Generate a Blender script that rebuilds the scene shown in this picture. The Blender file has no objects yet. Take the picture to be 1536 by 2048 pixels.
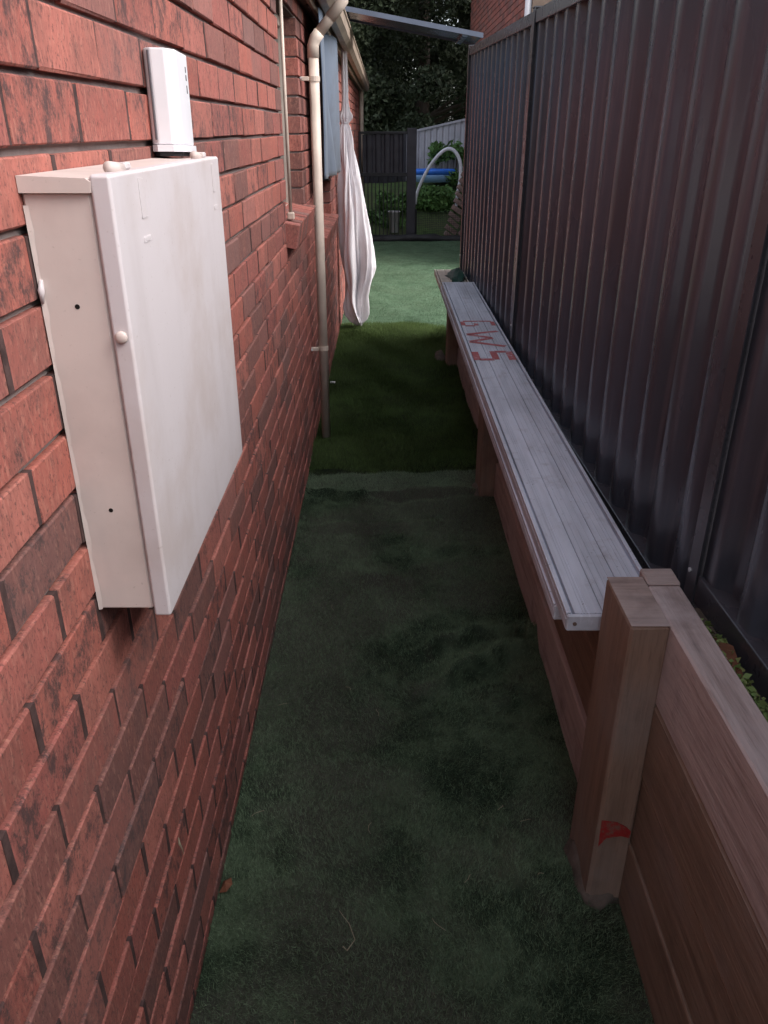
import bpy, math, random
import numpy as np
from mathutils import Vector, Matrix
random.seed(7); rng = np.random.default_rng(7)
R = math.radians
S = bpy.context.scene
C = S.collection

# ------------------------------------------------------------------ camera, light, exposure
CAM = Vector((0, 0, 1.79)); PITCH = R(26.0); FPX = 1572.0
cd = bpy.data.cameras.new("camera"); cam = bpy.data.objects.new("camera", cd); C.objects.link(cam)
cd.sensor_fit = 'VERTICAL'; cd.sensor_height = 36.0; cd.lens = FPX / 2048 * 36
cd.clip_start = 0.02; cd.clip_end = 500
cam.location = CAM; cam.rotation_euler = (math.pi / 2 - PITCH, 0, 0)
S.camera = cam

SUN_EL, SUN_AZ = R(45), R(112)
w = bpy.data.worlds.new("World"); S.world = w; w.use_nodes = True
wn = w.node_tree; bg = wn.nodes["Background"]
sky = wn.nodes.new("ShaderNodeTexSky"); sky.sky_type = 'NISHITA'; sky.sun_disc = False
sky.sun_elevation = SUN_EL; sky.sun_rotation = SUN_AZ; sky.dust_density = 3.0; sky.ozone_density = 1.2
hs = wn.nodes.new("ShaderNodeHueSaturation"); hs.inputs["Saturation"].default_value = 0.45
wn.links.new(sky.outputs[0], hs.inputs["Color"]); wn.links.new(hs.outputs[0], bg.inputs["Color"])
bg.inputs["Strength"].default_value = 0.165
sd = bpy.data.lights.new("sun", 'SUN'); sun = bpy.data.objects.new("sun", sd); C.objects.link(sun)
sd.energy = 1.0; sd.angle = R(46); sd.color = (1.0, 0.92, 0.95)
sun.rotation_euler = (math.pi / 2 - SUN_EL, 0, math.pi - SUN_AZ)   # from the right, a little behind the camera
vs = S.view_settings; vs.view_transform = 'Standard'; vs.look = 'None'; vs.gamma = 1.0
vs.exposure = 1.15; vs.use_curve_mapping = False
S.render.engine = 'CYCLES'
S.cycles.max_bounces = 8; S.cycles.diffuse_bounces = 5

# ------------------------------------------------------------------ materials
class NT:
    def __init__(s, name):
        s.m = bpy.data.materials.new(name); s.m.use_nodes = True
        s.t = s.m.node_tree; s.b = s.t.nodes["Principled BSDF"]
        s.b.inputs["Specular IOR Level"].default_value = 0.3
    def n(s, kind, **kw):
        x = s.t.nodes.new("ShaderNode" + kind)
        for k, v in kw.items():
            if k in x.inputs: s.set(x.inputs[k], v)
            else: setattr(x, k, v)
        return x
    def set(s, inp, v):
        if isinstance(v, bpy.types.NodeSocket): s.t.links.new(v, inp)
        elif isinstance(v, tuple) and len(v) == 3 and inp.type == 'RGBA': inp.default_value = (*v, 1)
        else: inp.default_value = v
    def out(s, key, v): s.set(s.b.inputs[key], v)
    def math(s, op, a, b=0.0, c=0.0, clamp=False):
        x = s.t.nodes.new("ShaderNodeMath"); x.operation = op; x.use_clamp = clamp
        s.set(x.inputs[0], a); s.set(x.inputs[1], b); s.set(x.inputs[2], c); return x.outputs[0]
    def mix(s, f, a, b, mode='MIX'):
        x = s.t.nodes.new("ShaderNodeMix"); x.data_type = 'RGBA'; x.blend_type = mode
        s.set(x.inputs[0], f); s.set(x.inputs[6], a); s.set(x.inputs[7], b); return x.outputs[2]
    def ramp(s, f, stops, interp='LINEAR'):
        x = s.t.nodes.new("ShaderNodeValToRGB"); x.color_ramp.interpolation = interp
        e = x.color_ramp.elements
        while len(e) < len(stops): e.new(0.5)
        for i, (p, c) in enumerate(stops):
            e[i].position = p; e[i].color = (*c, 1) if len(c) == 3 else c
        s.set(x.inputs[0], f); return x.outputs[0]
    def sstep(s, v, lo, hi):
        x = s.t.nodes.new("ShaderNodeMapRange"); x.interpolation_type = 'SMOOTHSTEP'
        s.set(x.inputs[0], v); x.inputs[1].default_value = lo; x.inputs[2].default_value = hi
        return x.outputs[0]
    def obj(s): return s.n("TexCoord").outputs["Object"]
    def gen(s): return s.n("TexCoord").outputs["Generated"]
    def pos(s): return s.n("NewGeometry").outputs["Position"]
    def scale(s, v, sc, off=None):
        m = s.t.nodes.new("ShaderNodeMapping"); s.set(m.inputs[0], v); m.inputs[3].default_value = sc
        if off is not None: s.set(m.inputs[1], off)
        return m.outputs[0]
    def noise(s, v, sc=5.0, det=3.0, rough=0.55):
        x = s.n("TexNoise"); s.set(x.inputs["Vector"], v)
        x.inputs["Scale"].default_value = sc; x.inputs["Detail"].default_value = det; x.inputs["Roughness"].default_value = rough
        return x.outputs[0]
    def bump(s, h, strength=0.3, dist=0.002):
        x = s.n("Bump"); x.inputs["Strength"].default_value = strength; x.inputs["Distance"].default_value = dist
        s.set(x.inputs["Height"], h); s.out("Normal", x.outputs[0])
    def orand(s): return s.n("ObjectInfo").outputs["Random"]
    def irand(s): return s.n("NewGeometry").outputs["Random Per Island"]

def comb(N, r):
    x = N.n("CombineXYZ"); N.set(x.inputs[0], N.math('MULTIPLY', r, 37.0)); N.set(x.inputs[1], N.math('MULTIPLY', r, 91.0))
    N.set(x.inputs[2], N.math('MULTIPLY', r, 53.0)); return x.outputs[0]

def brick_material(name, joined):
    N = NT(name)
    r = N.irand() if joined else N.orand()
    co = N.n("Attribute", attribute_name="local_co").outputs["Vector"]
    off = comb(N, r)
    r2 = N.math('FRACT', N.math('MULTIPLY', r, 17.31))
    r3 = N.math('FRACT', N.math('MULTIPLY', r, 7.77))
    base = N.ramp(r, [(0.0, (.150, .078, .070)), (.16, (.19, .086, .074)), (.30, (.30, .092, .072)), (.55, (.385, .119, .089)),
                      (.72, (.43, .152, .118)), (.9, (.35, .108, .088)), (1.0, (.26, .086, .074))])
    streak = N.noise(N.scale(co, (90, 170, 34), off), 1.0, 4.0, .65)
    mott = N.noise(N.scale(co, (18, 22, 12), off), 1.0, 4.0, .6)
    base = N.mix(N.math('MULTIPLY', N.sstep(mott, .35, .70), .7), base, (.23, .092, .074))
    base = N.mix(N.math('MULTIPLY', N.sstep(streak, .48, .72), .38), base, (.55, .27, .20))
    base = N.mix(N.math('MULTIPLY', N.sstep(streak, .50, .25), .55), base, (.17, .07, .055))
    # firing flashes: dark, ragged, stretched up the brick
    fl = N.noise(N.scale(co, (22, 27, 19), off), 1.0, 8.0, .82)
    amt = N.sstep(r2, .25, .95)
    lo = N.math('SUBTRACT', .66, N.math('MULTIPLY', amt, .175))
    fm = N.math('MULTIPLY', N.math('SUBTRACT', fl, lo), 11.0, clamp=True)
    fm = N.math('MULTIPLY', fm, N.sstep(streak, .2, .5))
    base = N.mix(N.math('MULTIPLY', fm, .82), base, (.042, .036, .038))
    sp = N.noise(N.scale(co, (130, 170, 110), off), 1.0, 4.0, .75)
    base = N.mix(N.math('MULTIPLY', N.sstep(sp, .52, .66), .7), base, (.07, .04, .035))
    # whole-brick purple-grey bloom on a few
    base = N.mix(N.math('MULTIPLY', N.sstep(r3, .72, .98), .34), base, (.20, .125, .115))
    N.out("Base Color", base); N.out("Roughness", .86)
    h = N.math('ADD', N.math('MULTIPLY', streak, .6), N.math('MULTIPLY', sp, .5))
    N.bump(h, .9, .0030)
    return N.m
M = {}
M['brick'] = brick_material("wire_cut_brick", False)
M['bricks'] = brick_material("wire_cut_brick_courses", True)

def simple(name, col, rough=.6, metal=0.0, var=.12, sc=8.0, bump=0.0, col2=None, spec=.3):
    N = NT(name); p = N.obj(); f = N.noise(p, sc, 5.0, .6)
    c2 = col2 if col2 else tuple(c * (1 - 2 * var) for c in col)
    N.out("Base Color", N.mix(N.sstep(f, .35, .72), col, c2)); N.out("Metallic", metal)
    N.out("Roughness", N.math('ADD', rough - .08, N.math('MULTIPLY', f, .16)))
    N.b.inputs["Specular IOR Level"].default_value = spec
    if bump: N.bump(N.noise(p, sc * 12, 3.0), bump, .002)
    return N.m

def mortar():
    N = NT("grey_mortar"); p = N.pos(); f = N.noise(p, 60, 4.0); g = N.noise(p, 5, 3.0)
    c = N.mix(f, (.19, .165, .155), (.30, .26, .245)); c = N.mix(N.math('MULTIPLY', N.sstep(g, .4, .7), .5), c, (.16, .12, .11))
    N.out("Base Color", c); N.out("Roughness", .95); N.bump(f, .6, .004); return N.m
M['mortar'] = mortar()
M['perpend'] = None

M['perpend'] = simple("dark_joint_mortar", (.085, .050, .046), .95, 0, .25, 40, .4)
def box_paint(name, side):
    N = NT(name); p = N.obj()
    base = (.62, .53, .485) if side else (.60, .555, .56)  # door base takes the lavender cast of the sky light into its colour
    a = N.noise(p, 5.5, 5.0, .6); d = N.noise(N.scale(p, (9, 9, 1.2)), 1.0, 4.0, .6)
    c = N.mix(N.math('MULTIPLY', N.sstep(a, .40, .72), .5), base, (.46, .38, .345))
    c = N.mix(N.math('MULTIPLY', N.sstep(d, .46, .74), .28), c, (.42, .37, .36))
    s = N.noise(p, 160, 2.0)
    c = N.mix(N.math('MULTIPLY', N.sstep(s, .66, .76), .35), c, (.32, .25, .21))
    N.out("Base Color", c); N.out("Roughness", N.math('ADD', .38, N.math('MULTIPLY', a, .25)))
    N.bump(N.noise(p, 90, 3.0), .10, .001)
    return N.m
M['box'] = box_paint("cream_box_enamel", True)
M['boxdoor'] = box_paint("sky_tinted_door_enamel", False)
M['white'] = simple("white_plastic", (.74, .73, .75), .35, 0, .04, 6)
M['cream'] = simple("cream_pipe_paint", (.62, .525, .44), .42, 0, .10, 7, .05)
M['black'] = simple("black_plastic", (.018, .018, .02), .5, 0, .2, 9)
M['darkhole'] = simple("dark_hole", (.008, .006, .005), .9)
M['print'] = simple("dark_grey_print", (.10, .09, .10), .6)

def wood(name, a, b, g, axis='y', grey=.35, dark=None, scl=1.0):
    N = NT(name); p = N.obj(); r = comb(N, N.orand())
    sc = {'y': (34, 2.2, 34), 'z': (34, 34, 2.2), 'x': (2.2, 34, 34)}[axis]
    sc = tuple(k * scl for k in sc)
    f = N.noise(N.scale(p, sc, r), 1.0, 6.0, .62)
    fine = N.noise(N.scale(p, tuple(k * 5 for k in sc), r), 1.0, 3.0, .6)
    l = N.noise(N.scale(p, tuple(k * .14 for k in (20, 20, 20)), r), 1.0, 4.0, .6)
    c = N.ramp(f, [(.25, b), (.5, a), (.75, tuple(min(1, k * 1.18) for k in a))])
    c = N.mix(N.math('MULTIPLY', N.sstep(fine, .50, .75), .35), c, tuple(k * .5 for k in b))
    c = N.mix(N.math('MULTIPLY', N.sstep(l, .42, .72), grey), c, g)
    kn = N.n("TexVoronoi"); kn.inputs["Scale"].default_value = 1.0
    ks = {'y': (6, 1.7, 6), 'z': (6, 6, 1.7), 'x': (1.7, 6, 6)}[axis]
    N.set(kn.inputs["Vector"], N.scale(p, ks, r))
    c = N.mix(N.math('MULTIPLY', N.sstep(kn.outputs["Distance"], .13, .05), .75), c, (.075, .036, .022))
    st = N.noise(N.scale(p, (5, 5, 5), r), 1.0, 5.0, .65)
    c = N.mix(N.math('MULTIPLY', N.sstep(st, .52, .75), .42), c, dark or (.07, .045, .035))
    N.out("Base Color", c); N.out("Roughness", .82)
    N.bump(N.math('ADD', f, N.math('MULTIPLY', fine, .6)), .8, .004)
    return N.m
M['sleeper'] = wood("rough_sawn_sleeper_wood", (.235, .158, .114), (.158, .102, .074), (.27, .215, .195), grey=.45)
M['cap'] = wood("weathered_and_lit_sleeper_wood", (.45, .36, .335), (.28, .21, .19), (.48, .41, .405), grey=.75)
M['post'] = wood("sleeper_post_wood", (.24, .152, .108), (.155, .097, .068), (.26, .21, .185), grey=.6, axis='z')
M['endgrain'] = wood("end_grain_wood", (.37, .275, .24), (.22, .155, .135), (.42, .35, .33), axis='x', grey=.6, scl=1.6)
M['oldwood'] = wood("old_brown_timber", (.15, .098, .075), (.095, .06, .045), (.17, .135, .115), axis='z')
M['darktimber'] = wood("dark_lintel_timber", (.07, .045, .032), (.045, .03, .022), (.08, .06, .05))
M['soffit'] = simple("eave_soffit_paint", (.17, .125, .095), .7, 0, .2, 4)
M['gutter'] = simple("cream_gutter_paint", (.33, .26, .20), .5, 0, .15, 5)

def alu():
    N = NT("dusty_aluminium_plank"); p = N.obj()
    a = N.noise(N.scale(p, (10, 1.5, 10)), 1.0, 5.0, .62); b = N.noise(p, 14, 5.0, .65); s = N.noise(p, 70, 2.0)
    lines = N.noise(N.scale(p, (170, .6, 20)), 1.0, 3.0, .6)
    c = N.mix(N.sstep(a, .3, .72), (.70, .72, .79), (.48, .49, .54))
    c = N.mix(N.math('MULTIPLY', N.sstep(lines, .5, .7), .35), c, (.82, .82, .90))
    c = N.mix(N.math('MULTIPLY', N.sstep(b, .52, .75), .45), c, (.34, .305, .31))
    c = N.mix(N.math('MULTIPLY', N.sstep(s, .70, .78), .75), c, (.13, .11, .10))
    N.out("Base Color", c); N.out("Metallic", .12); N.out("Roughness", N.math('ADD', .42, N.math('MULTIPLY', a, .25)))
    N.bump(N.math('ADD', lines, b), .15, .001)
    return N.m
M['alu'] = alu()
M['planky'] = simple("cream_weathered_plank", (.62, .54, .45), .6, 0, .15, 9, .1)
def worn_paint(name, col, under, lo, hi, sc):
    N = NT(name); p = N.pos(); f = N.noise(p, sc, 6.0, .7); d = N.noise(p, sc * .22, 3.0)
    N.out("Base Color", N.mix(N.sstep(N.math('ADD', N.math('MULTIPLY', f, .6), N.math('MULTIPLY', d, .4)), lo, hi), col, under)); N.out("Roughness", .75); return N.m
M['red'] = worn_paint("faded_red_paint", (.42, .12, .12), (.62, .56, .62), .50, .70, 60)
M['redmark'] = worn_paint("red_marking_paint", (.30, .020, .018), (.18, .10, .075), .46, .66, 70)

def fence_mat():
    N = NT("charcoal_steel_paint"); p = N.obj()
    a = N.noise(N.scale(p, (3, 3, .9)), 1.0, 5.0, .6); b = N.noise(N.scale(p, (40, 40, 1.5)), 1.0, 4.0, .6)
    c = N.mix(N.sstep(a, .35, .7), (.062, .072, .094), (.040, .045, .058))
    c = N.mix(N.math('MULTIPLY', N.sstep(b, .50, .74), .5), c, (.115, .110, .125))
    N.out("Base Color", c); N.out("Roughness", N.math('ADD', .19, N.math('MULTIPLY', a, .16)))
    N.b.inputs["Specular IOR Level"].default_value = .8
    return N.m
M['fence'] = fence_mat()
M['rail'] = simple("charcoal_rail_paint", (.060, .058, .068), .28, 0, .15, 6, spec=.5)
M['greyfence'] = simple("pale_grey_fence_paint", (.52, .51, .57), .5, 0, .12, 3)
M['gateblack'] = simple("black_gate_paint", (.020, .020, .024), .45, 0, .2, 5)
M['gatepanel'] = simple("dark_gate_panel", (.040, .038, .048), .5, 0, .2, 5)
M['roofsheet'] = simple("blue_grey_roof_sheet", (.045, .062, .095), .25, .1, .12, 4, spec=.55)
M['roofedge'] = simple("pale_sheet_edge", (.12, .14, .185), .4, .1, .1, 6)
M['screw'] = simple("bright_screw", (.75, .75, .75), .3, .6)

def cloth(name, c1, c2):
    N = NT(name); p = N.obj(); a = N.noise(p, 7, 4.0); wv = N.noise(N.scale(p, (250, 250, 250)), 1.0, 2.0)
    N.out("Base Color", N.mix(N.sstep(a, .4, .75), c1, c2)); N.out("Roughness", .9)
    N.b.inputs["Sheen Weight"].default_value = .2
    N.bump(wv, .12, .001); return N.m
M['whitecloth'] = cloth("white_cloth", (.86, .83, .85), (.80, .76, .77))
M['bluecloth'] = cloth("dull_blue_cloth", (.095, .125, .170), (.068, .086, .115))
M['greencloth'] = cloth("dark_green_cloth", (.015, .07, .05), (.02, .03, .022))

def turf(name, a, b, dirt, dirtamt, sc=1.0, blades=True, end_tint=None):
    N = NT(name); p = N.pos()
    n1 = N.noise(p, 3.2 * sc, 5.0, .62); n2 = N.noise(N.scale(p, (1, 1, 1), (5.0, 3.0, 1.0)), 1.7 * sc, 5.0, .62); n3 = N.noise(p, 60, 3.0)
    n4 = N.noise(p, 11 * sc, 6.0, .7)
    c = N.mix(N.sstep(n1, .42, .60), a, b)
    c = N.mix(N.math('MULTIPLY', N.sstep(n4, .45, .66), .7), c, tuple(k * .5 for k in b))
    c = N.mix(N.math('MULTIPLY', N.sstep(n2, .44, .62), dirtamt), c, dirt)
    if end_tint:   # paler colour blended in towards the far end of the mat
        yy = N.n("SeparateXYZ"); N.set(yy.inputs[0], p); yv = N.math('ADD', yy.outputs[1], N.math('MULTIPLY', N.math('SUBTRACT', n1, .5), .35))
        c = N.mix(N.math('MULTIPLY', N.sstep(yv, end_tint[0], end_tint[1]), .75), c, end_tint[2])
    c = N.mix(N.math('MULTIPLY', n3, .5), c, tuple(k * .45 for k in b))
    if blades: c = N.mix(N.math('MULTIPLY', N.irand(), .7), c, tuple(min(1, k * 1.8) for k in a))
    N.out("Base Color", c); N.out("Roughness", .8); N.b.inputs["Specular IOR Level"].default_value = .15
    if not blades: N.bump(N.noise(p, 220, 3.0), .6, .006)
    return N.m
NEAR = ((.122, .172, .102), (.026, .046, .025), (.102, .092, .076))
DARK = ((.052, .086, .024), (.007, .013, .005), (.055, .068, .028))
FAR = ((.125, .205, .125), (.088, .155, .09), (.12, .17, .105))
M['near_b'] = turf("near_turf_pile", *NEAR, .75, end_tint=(3.72, 3.98, (.24, .31, .21))); M['near'] = turf("near_turf_backing", *[tuple(k * .8 for k in c) for c in NEAR], .75, blades=False)
M['dark_b'] = turf("dark_turf_pile", *DARK, .5, end_tint=(5.7, 7.3, (.105, .155, .045))); M['dark'] = turf("dark_turf_backing", *[tuple(k * .7 for k in c) for c in DARK], .5, blades=False)
M['far_b'] = turf("far_turf_pile", *FAR, .4); M['far'] = turf("far_turf_backing", *FAR, .4, blades=False)
M['soil'] = simple("brown_soil", (.10, .07, .05), .95, 0, .25, 6, .5)
M['straw'] = simple("dry_straw", (.34, .29, .20), .8)
M['leaf'] = simple("dead_leaf_orange", (.22, .085, .045), .8, 0, .2, 20)

def leafmat(name, a, b):
    N = NT(name); r = N.irand(); p = N.pos()
    c = N.mix(r, a, b); c = N.mix(N.math('MULTIPLY', N.sstep(N.noise(p, .9, 3.0), .4, .7), .5), c, tuple(k * 1.5 for k in a))
    N.out("Base Color", c); N.out("Roughness", .6); return N.m
M['treeleaf'] = leafmat("dark_tree_leaves", (.050, .066, .034), (.026, .038, .020))
M['shrub'] = leafmat("bright_shrub_leaves", (.12, .235, .065), (.07, .135, .045))
M['weed'] = leafmat("weed_leaves", (.17, .25, .07), (.27, .24, .10))
M['bark'] = wood("tree_bark", (.10, .075, .06), (.06, .045, .035), (.12, .10, .09), axis='z')
M['blue'] = simple("bright_blue_plastic", (.05, .22, .85), .4, 0, .15, 4)
M['lightblue'] = simple("pale_blue_plastic", (.36, .60, .95), .4, 0, .1, 4)
M['tube'] = simple("white_tube", (.80, .80, .85), .5, 0, .1, 4)
M['concrete'] = simple("muddy_concrete", (.15, .12, .10), .95, 0, .25, 14, .6)
M['edgebrick'] = simple("weathered_brick", (.33, .235, .205), .9, 0, .25, 9, .4)
M['tile'] = simple("roof_tile", (.16, .085, .065), .8, 0, .2, 5)
M['neigh'] = brick_material("neighbour_brick", True)
def glass():
    N = NT("window_glass"); N.out("Base Color", (.02, .025, .03)); N.out("Roughness", .06); N.b.inputs["Specular IOR Level"].default_value = .8; return N.m
M['glass'] = glass()
M['frame'] = simple("cream_window_frame", (.55, .47, .40), .45)

# ------------------------------------------------------------------ mesh helpers
class MB:
    def __init__(s): s.v = []; s.f = []
    def add(s, vs, fs):
        o = len(s.v); s.v += [tuple(p) for p in vs]; s.f += [tuple(i + o for i in f) for f in fs]; return s
    def box(s, x0, x1, y0, y1, z0, z1, c=0.0, jit=0.0, mat=None):
        """chamfered box"""
        X = (x0, x1); Y = (y0, y1); Z = (z0, z1)
        if c <= 0:
            vs = [(X[i], Y[j], Z[k]) for i in (0, 1) for j in (0, 1) for k in (0, 1)]
            fs = [(0, 1, 3, 2), (4, 6, 7, 5), (0, 4, 5, 1), (2, 3, 7, 6), (0, 2, 6, 4), (1, 5, 7, 3)]
        else:
            vs = []; idx = {}
            sg = (-1, 1)
            for i in (0, 1):
                for j in (0, 1):
                    for k in (0, 1):
                        for ax in range(3):
                            p = [X[i] - sg[i] * c, Y[j] - sg[j] * c, Z[k] - sg[k] * c]
                            p[ax] = (X[i], Y[j], Z[k])[ax]
                            idx[(i, j, k, ax)] = len(vs); vs.append(tuple(q + random.uniform(-jit, jit) for q in p))
            fs = []
            for ax in range(3):
                o = [a for a in range(3) if a != ax]
                for sd_ in (0, 1):
                    q = []
                    for (a, b) in ((0, 0), (1, 0), (1, 1), (0, 1)):
                        ijk = [0, 0, 0]; ijk[ax] = sd_; ijk[o[0]] = a; ijk[o[1]] = b
                        q.append(idx[(*ijk, ax)])
                    fs.append(tuple(q))
                # edges along axis ax
                for a in (0, 1):
                    for b in (0, 1):
                        lo = [0, 0, 0]; lo[o[0]] = a; lo[o[1]] = b; hi = list(lo); hi[ax] = 1
                        fs.append((idx[(*lo, o[0])], idx[(*hi, o[0])], idx[(*hi, o[1])], idx[(*lo, o[1])]))
            for i in (0, 1):
                for j in (0, 1):
                    for k in (0, 1):
                        fs.append(tuple(idx[(i, j, k, a)] for a in range(3)))
        if mat is not None: vs = [tuple(mat @ Vector(p)) for p in vs]
        return s.add(vs, fs)
    def tube(s, pts, r, n=10, cap=True):
        pts = [Vector(p) for p in pts]; rr = r if isinstance(r, (list, tuple)) else [r] * len(pts)
        vs = []; up = None
        for i, p in enumerate(pts):
            d = (pts[min(i + 1, len(pts) - 1)] - pts[max(i - 1, 0)]).normalized()
            if up is None: up = Vector((0, 0, 1)) if abs(d.z) < .9 else Vector((1, 0, 0))
            a = d.cross(up).normalized(); b = d.cross(a).normalized(); up = -b if False else a.cross(d).normalized()
            for k in range(n):
                t = 2 * math.pi * k / n; vs.append(p + a * (math.cos(t) * rr[i]) + b * (math.sin(t) * rr[i]))
        fs = [(i * n + k, i * n + (k + 1) % n, (i + 1) * n + (k + 1) % n, (i + 1) * n + k) for i in range(len(pts) - 1) for k in range(n)]
        if cap: fs += [tuple(range(n)), tuple(range((len(pts) - 1) * n, len(pts) * n))]
        return s.add(vs, fs)
    def prism(s, poly, axis, lo, hi):
        """poly of 2D points extruded along axis; other axes in xyz order"""
        def P(a, b, t):
            q = [a, b]; q.insert(axis, t); return tuple(q)
        n = len(poly)
        vs = [P(a, b, lo) for a, b in poly] + [P(a, b, hi) for a, b in poly]
        fs = [tuple(range(n)), tuple(range(n, 2 * n))] + [(i, (i + 1) % n, n + (i + 1) % n, n + i) for i in range(n)]
        return s.add(vs, fs)
    def mesh(s, name, mat, smooth=False):
        me = bpy.data.meshes.new(name); me.from_pydata(s.v, [], s.f); me.materials.append(mat)
        bm_fix(me)
        if smooth:
            for p in me.polygons: p.use_smooth = True
        return me
    def build(s, name, mat, parent=None, smooth=False):
        return link(name, s.mesh(name, mat, smooth), parent)
import bmesh
def bm_fix(me):
    bm = bmesh.new(); bm.from_mesh(me); bmesh.ops.recalc_face_normals(bm, faces=bm.faces); bm.to_mesh(me); bm.free()
def link(name, me, parent=None, loc=None):
    o = bpy.data.objects.new(name, me); C.objects.link(o)
    if parent: o.parent = parent
    if loc is not None: o.location = loc
    return o
def tag(o, label, cat, group=None):
    o['label'] = label; o['category'] = cat
    if group: o['group'] = group
    return o
def thing(name, label, cat, loc=(0, 0, 0), group=None):
    o = bpy.data.objects.new(name, None); C.objects.link(o); o.location = loc; o.empty_display_size = .05
    return tag(o, label, cat, group)
def part_at(root, o):
    """mesh built in world coordinates under an Empty standing elsewhere"""
    o.location = -Vector(root.location); return o
def struct(o): o['kind'] = 'structure'; return o
def stuff(o): o['kind'] = 'stuff'; return o
def tri_soup(name, V, F, mat, parent=None, attr=None):
    me = bpy.data.meshes.new(name); V = np.asarray(V, np.float32); F = np.asarray(F, np.int32)
    k = F.shape[1]
    me.vertices.add(len(V)); me.vertices.foreach_set("co", V.ravel())
    me.loops.add(F.size); me.loops.foreach_set("vertex_index", F.ravel())
    me.polygons.add(len(F)); me.polygons.foreach_set("loop_start", np.arange(0, F.size, k, dtype=np.int32))
    try: me.polygons.foreach_set("loop_total", np.full(len(F), k, np.int32))
    except Exception: pass
    me.update(calc_edges=True); me.materials.append(mat)
    if attr is not None:
        a = me.attributes.new("local_co", 'FLOAT_VECTOR', 'POINT'); a.data.foreach_set("vector", np.asarray(attr, np.float32).ravel())
    return link(name, me, parent)
def proj(p):
    d = Vector(p) - CAM; cp, sp = math.cos(PITCH), math.sin(PITCH)
    z = d.y * cp - d.z * sp; yv = d.y * sp + d.z * cp
    if z < .05: return None
    return 768 + FPX * d.x / z, 1024 - FPX * yv / z, z

# ------------------------------------------------------------------ ground and terrain
g = MB(); g.add([(-200, -200, -.02), (200, -200, -.02), (200, 400, -.02), (-200, 400, -.02)], [(0, 1, 2, 3)])
struct(g.build("ground", M['soil']))
g = MB(); g.box(.682, 8, -6, 1.60, -.015, .752); g.box(.682, 8, 1.6005, 7.25, -.015, .60); struct(g.build("raised_ground", M['soil']))
# sloping backyard bank beyond the gate
nx, ny = 40, 30; V = []; F = []
for j in range(ny + 1):
    for i in range(nx + 1):
        x = -8 + 16 * i / nx; y = 14.6 + 15 * j / ny
        z = .02 + .82 * min(1, max(0, (y - 15.0) / 2.2)) + .03 * math.sin(3 * x + y) + .02 * math.sin(7 * x)
        V.append((x, y, z - .03))
for j in range(ny):
    for i in range(nx):
        a = j * (nx + 1) + i; F.append((a, a + 1, a + nx + 2, a + nx + 1))
g = MB(); g.add(V, F)
bank = struct(g.build("backyard_bank", turf("bank_grass", (.10, .16, .05), (.07, .11, .04), (.09, .08, .05), .6, blades=False), smooth=True)); bank.name = "terrain"

# ------------------------------------------------------------------ brick house
WX = -.43; PIT = .086; Z0 = 1.766 - 21 * PIT; Y0, Y1 = -1.2, 15.3
WINS = [(3.70, 4.50), (5.42, 6.80)]; WZS = [(1.766 - 5 * PIT, 1.766 + 6 * PIT), (1.766 - 8 * PIT, 1.766 + 6 * PIT)]
house = thing("brick_house", "red brick house wall running along the left side of the alley", "house", (WX, 0, 0))
def H(o): o.location = (-WX, 0, 0); return o
# brick mesh variants (local: x depth towards -x, y length, z height), centred on the face
def brick_mesh(i, L=.230, name="brick"):
    random.seed(100 + i); b = MB(); b.box(-.105, 0, -L / 2, L / 2, -.038, .038, .0024, .0013)
    me = b.mesh(name, M['brick']); a = me.attributes.new("local_co", 'FLOAT_VECTOR', 'POINT')
    a.data.foreach_set("vector", np.array([v.co for v in me.vertices], np.float32).ravel()); return me
VAR = [brick_mesh(i) for i in range(10)]
VCO = [(np.array([v.co for v in m.vertices], np.float32), [tuple(p.vertices) for p in m.polygons]) for m in VAR]
bricks = []; joints = []
random.seed(11)
for n in range(-0, 28):
    zc = Z0 + (n + .5) * PIT
    off = .0393 + (.12 if (n - 21) % 2 else 0.0)
    k0 = int((Y0 - off) / .24) - 1
    for k in range(k0, int((Y1 - off) / .24) + 2):
        ya, yb = off + .24 * k + .005, off + .24 * (k + 1) - .005
        segs = [(max(ya, Y0), min(yb, Y1))]
        if True:
            for (wa, wb), (wz0, wz1) in zip(WINS, WZS):
                if not wz0 < zc < wz1: continue
                ns = []
                for (a, b) in segs:
                    if b <= wa or a >= wb: ns.append((a, b))
                    else:
                        if a < wa: ns.append((a, wa))
                        if b > wb: ns.append((wb, b))
                segs = ns
        for (a, b) in segs:
            if b - a < .03: continue
            if b == yb and yb < Y1 - .05: joints.append((yb + .005, zc))
            bricks.append((WX + random.uniform(-.002, .002), (a + b) / 2, zc + random.uniform(-.0012, .0012), (b - a) / .230, random.randrange(10), random.uniform(-.006, .006)))
def size_in_view(b):
    x, y, z, s, v, rz = b
    pts = [proj((x, y + sy * .115 * s, z + sz * .038)) for sy in (-1, 1) for sz in (-1, 1)]
    c = proj((x, y, z))
    if c is None or any(p is None for p in pts): return 0
    us = [min(max(p[0], 0), 1536) for p in pts]; vs_ = [min(max(p[1], 0), 2048) for p in pts]
    if max(us) <= min(us) or max(vs_) <= min(vs_): return 0
    # hidden by the meter box?
    hid = 0
    for sy in (-1, 0, 1):
        t = (-.32) / x; yy = (y + sy * .115 * s) * t; zz = 1.79 + (z - 1.79) * t
        if 1.0 < yy < 1.66 and 1.13 < zz < 1.75: hid += 1
    if hid == 3: return 0
    q = [pts[0], pts[1], pts[3], pts[2]]
    A = abs(sum(q[i][0] * q[(i + 1) % 4][1] - q[(i + 1) % 4][0] * q[i][1] for i in range(4))) / 2
    inside = sum(1 for p in pts if 0 <= p[0] <= 1536 and 0 <= p[1] <= 2048) / 4
    return A * max(inside, .2) * (1 - hid * .3)
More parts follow.
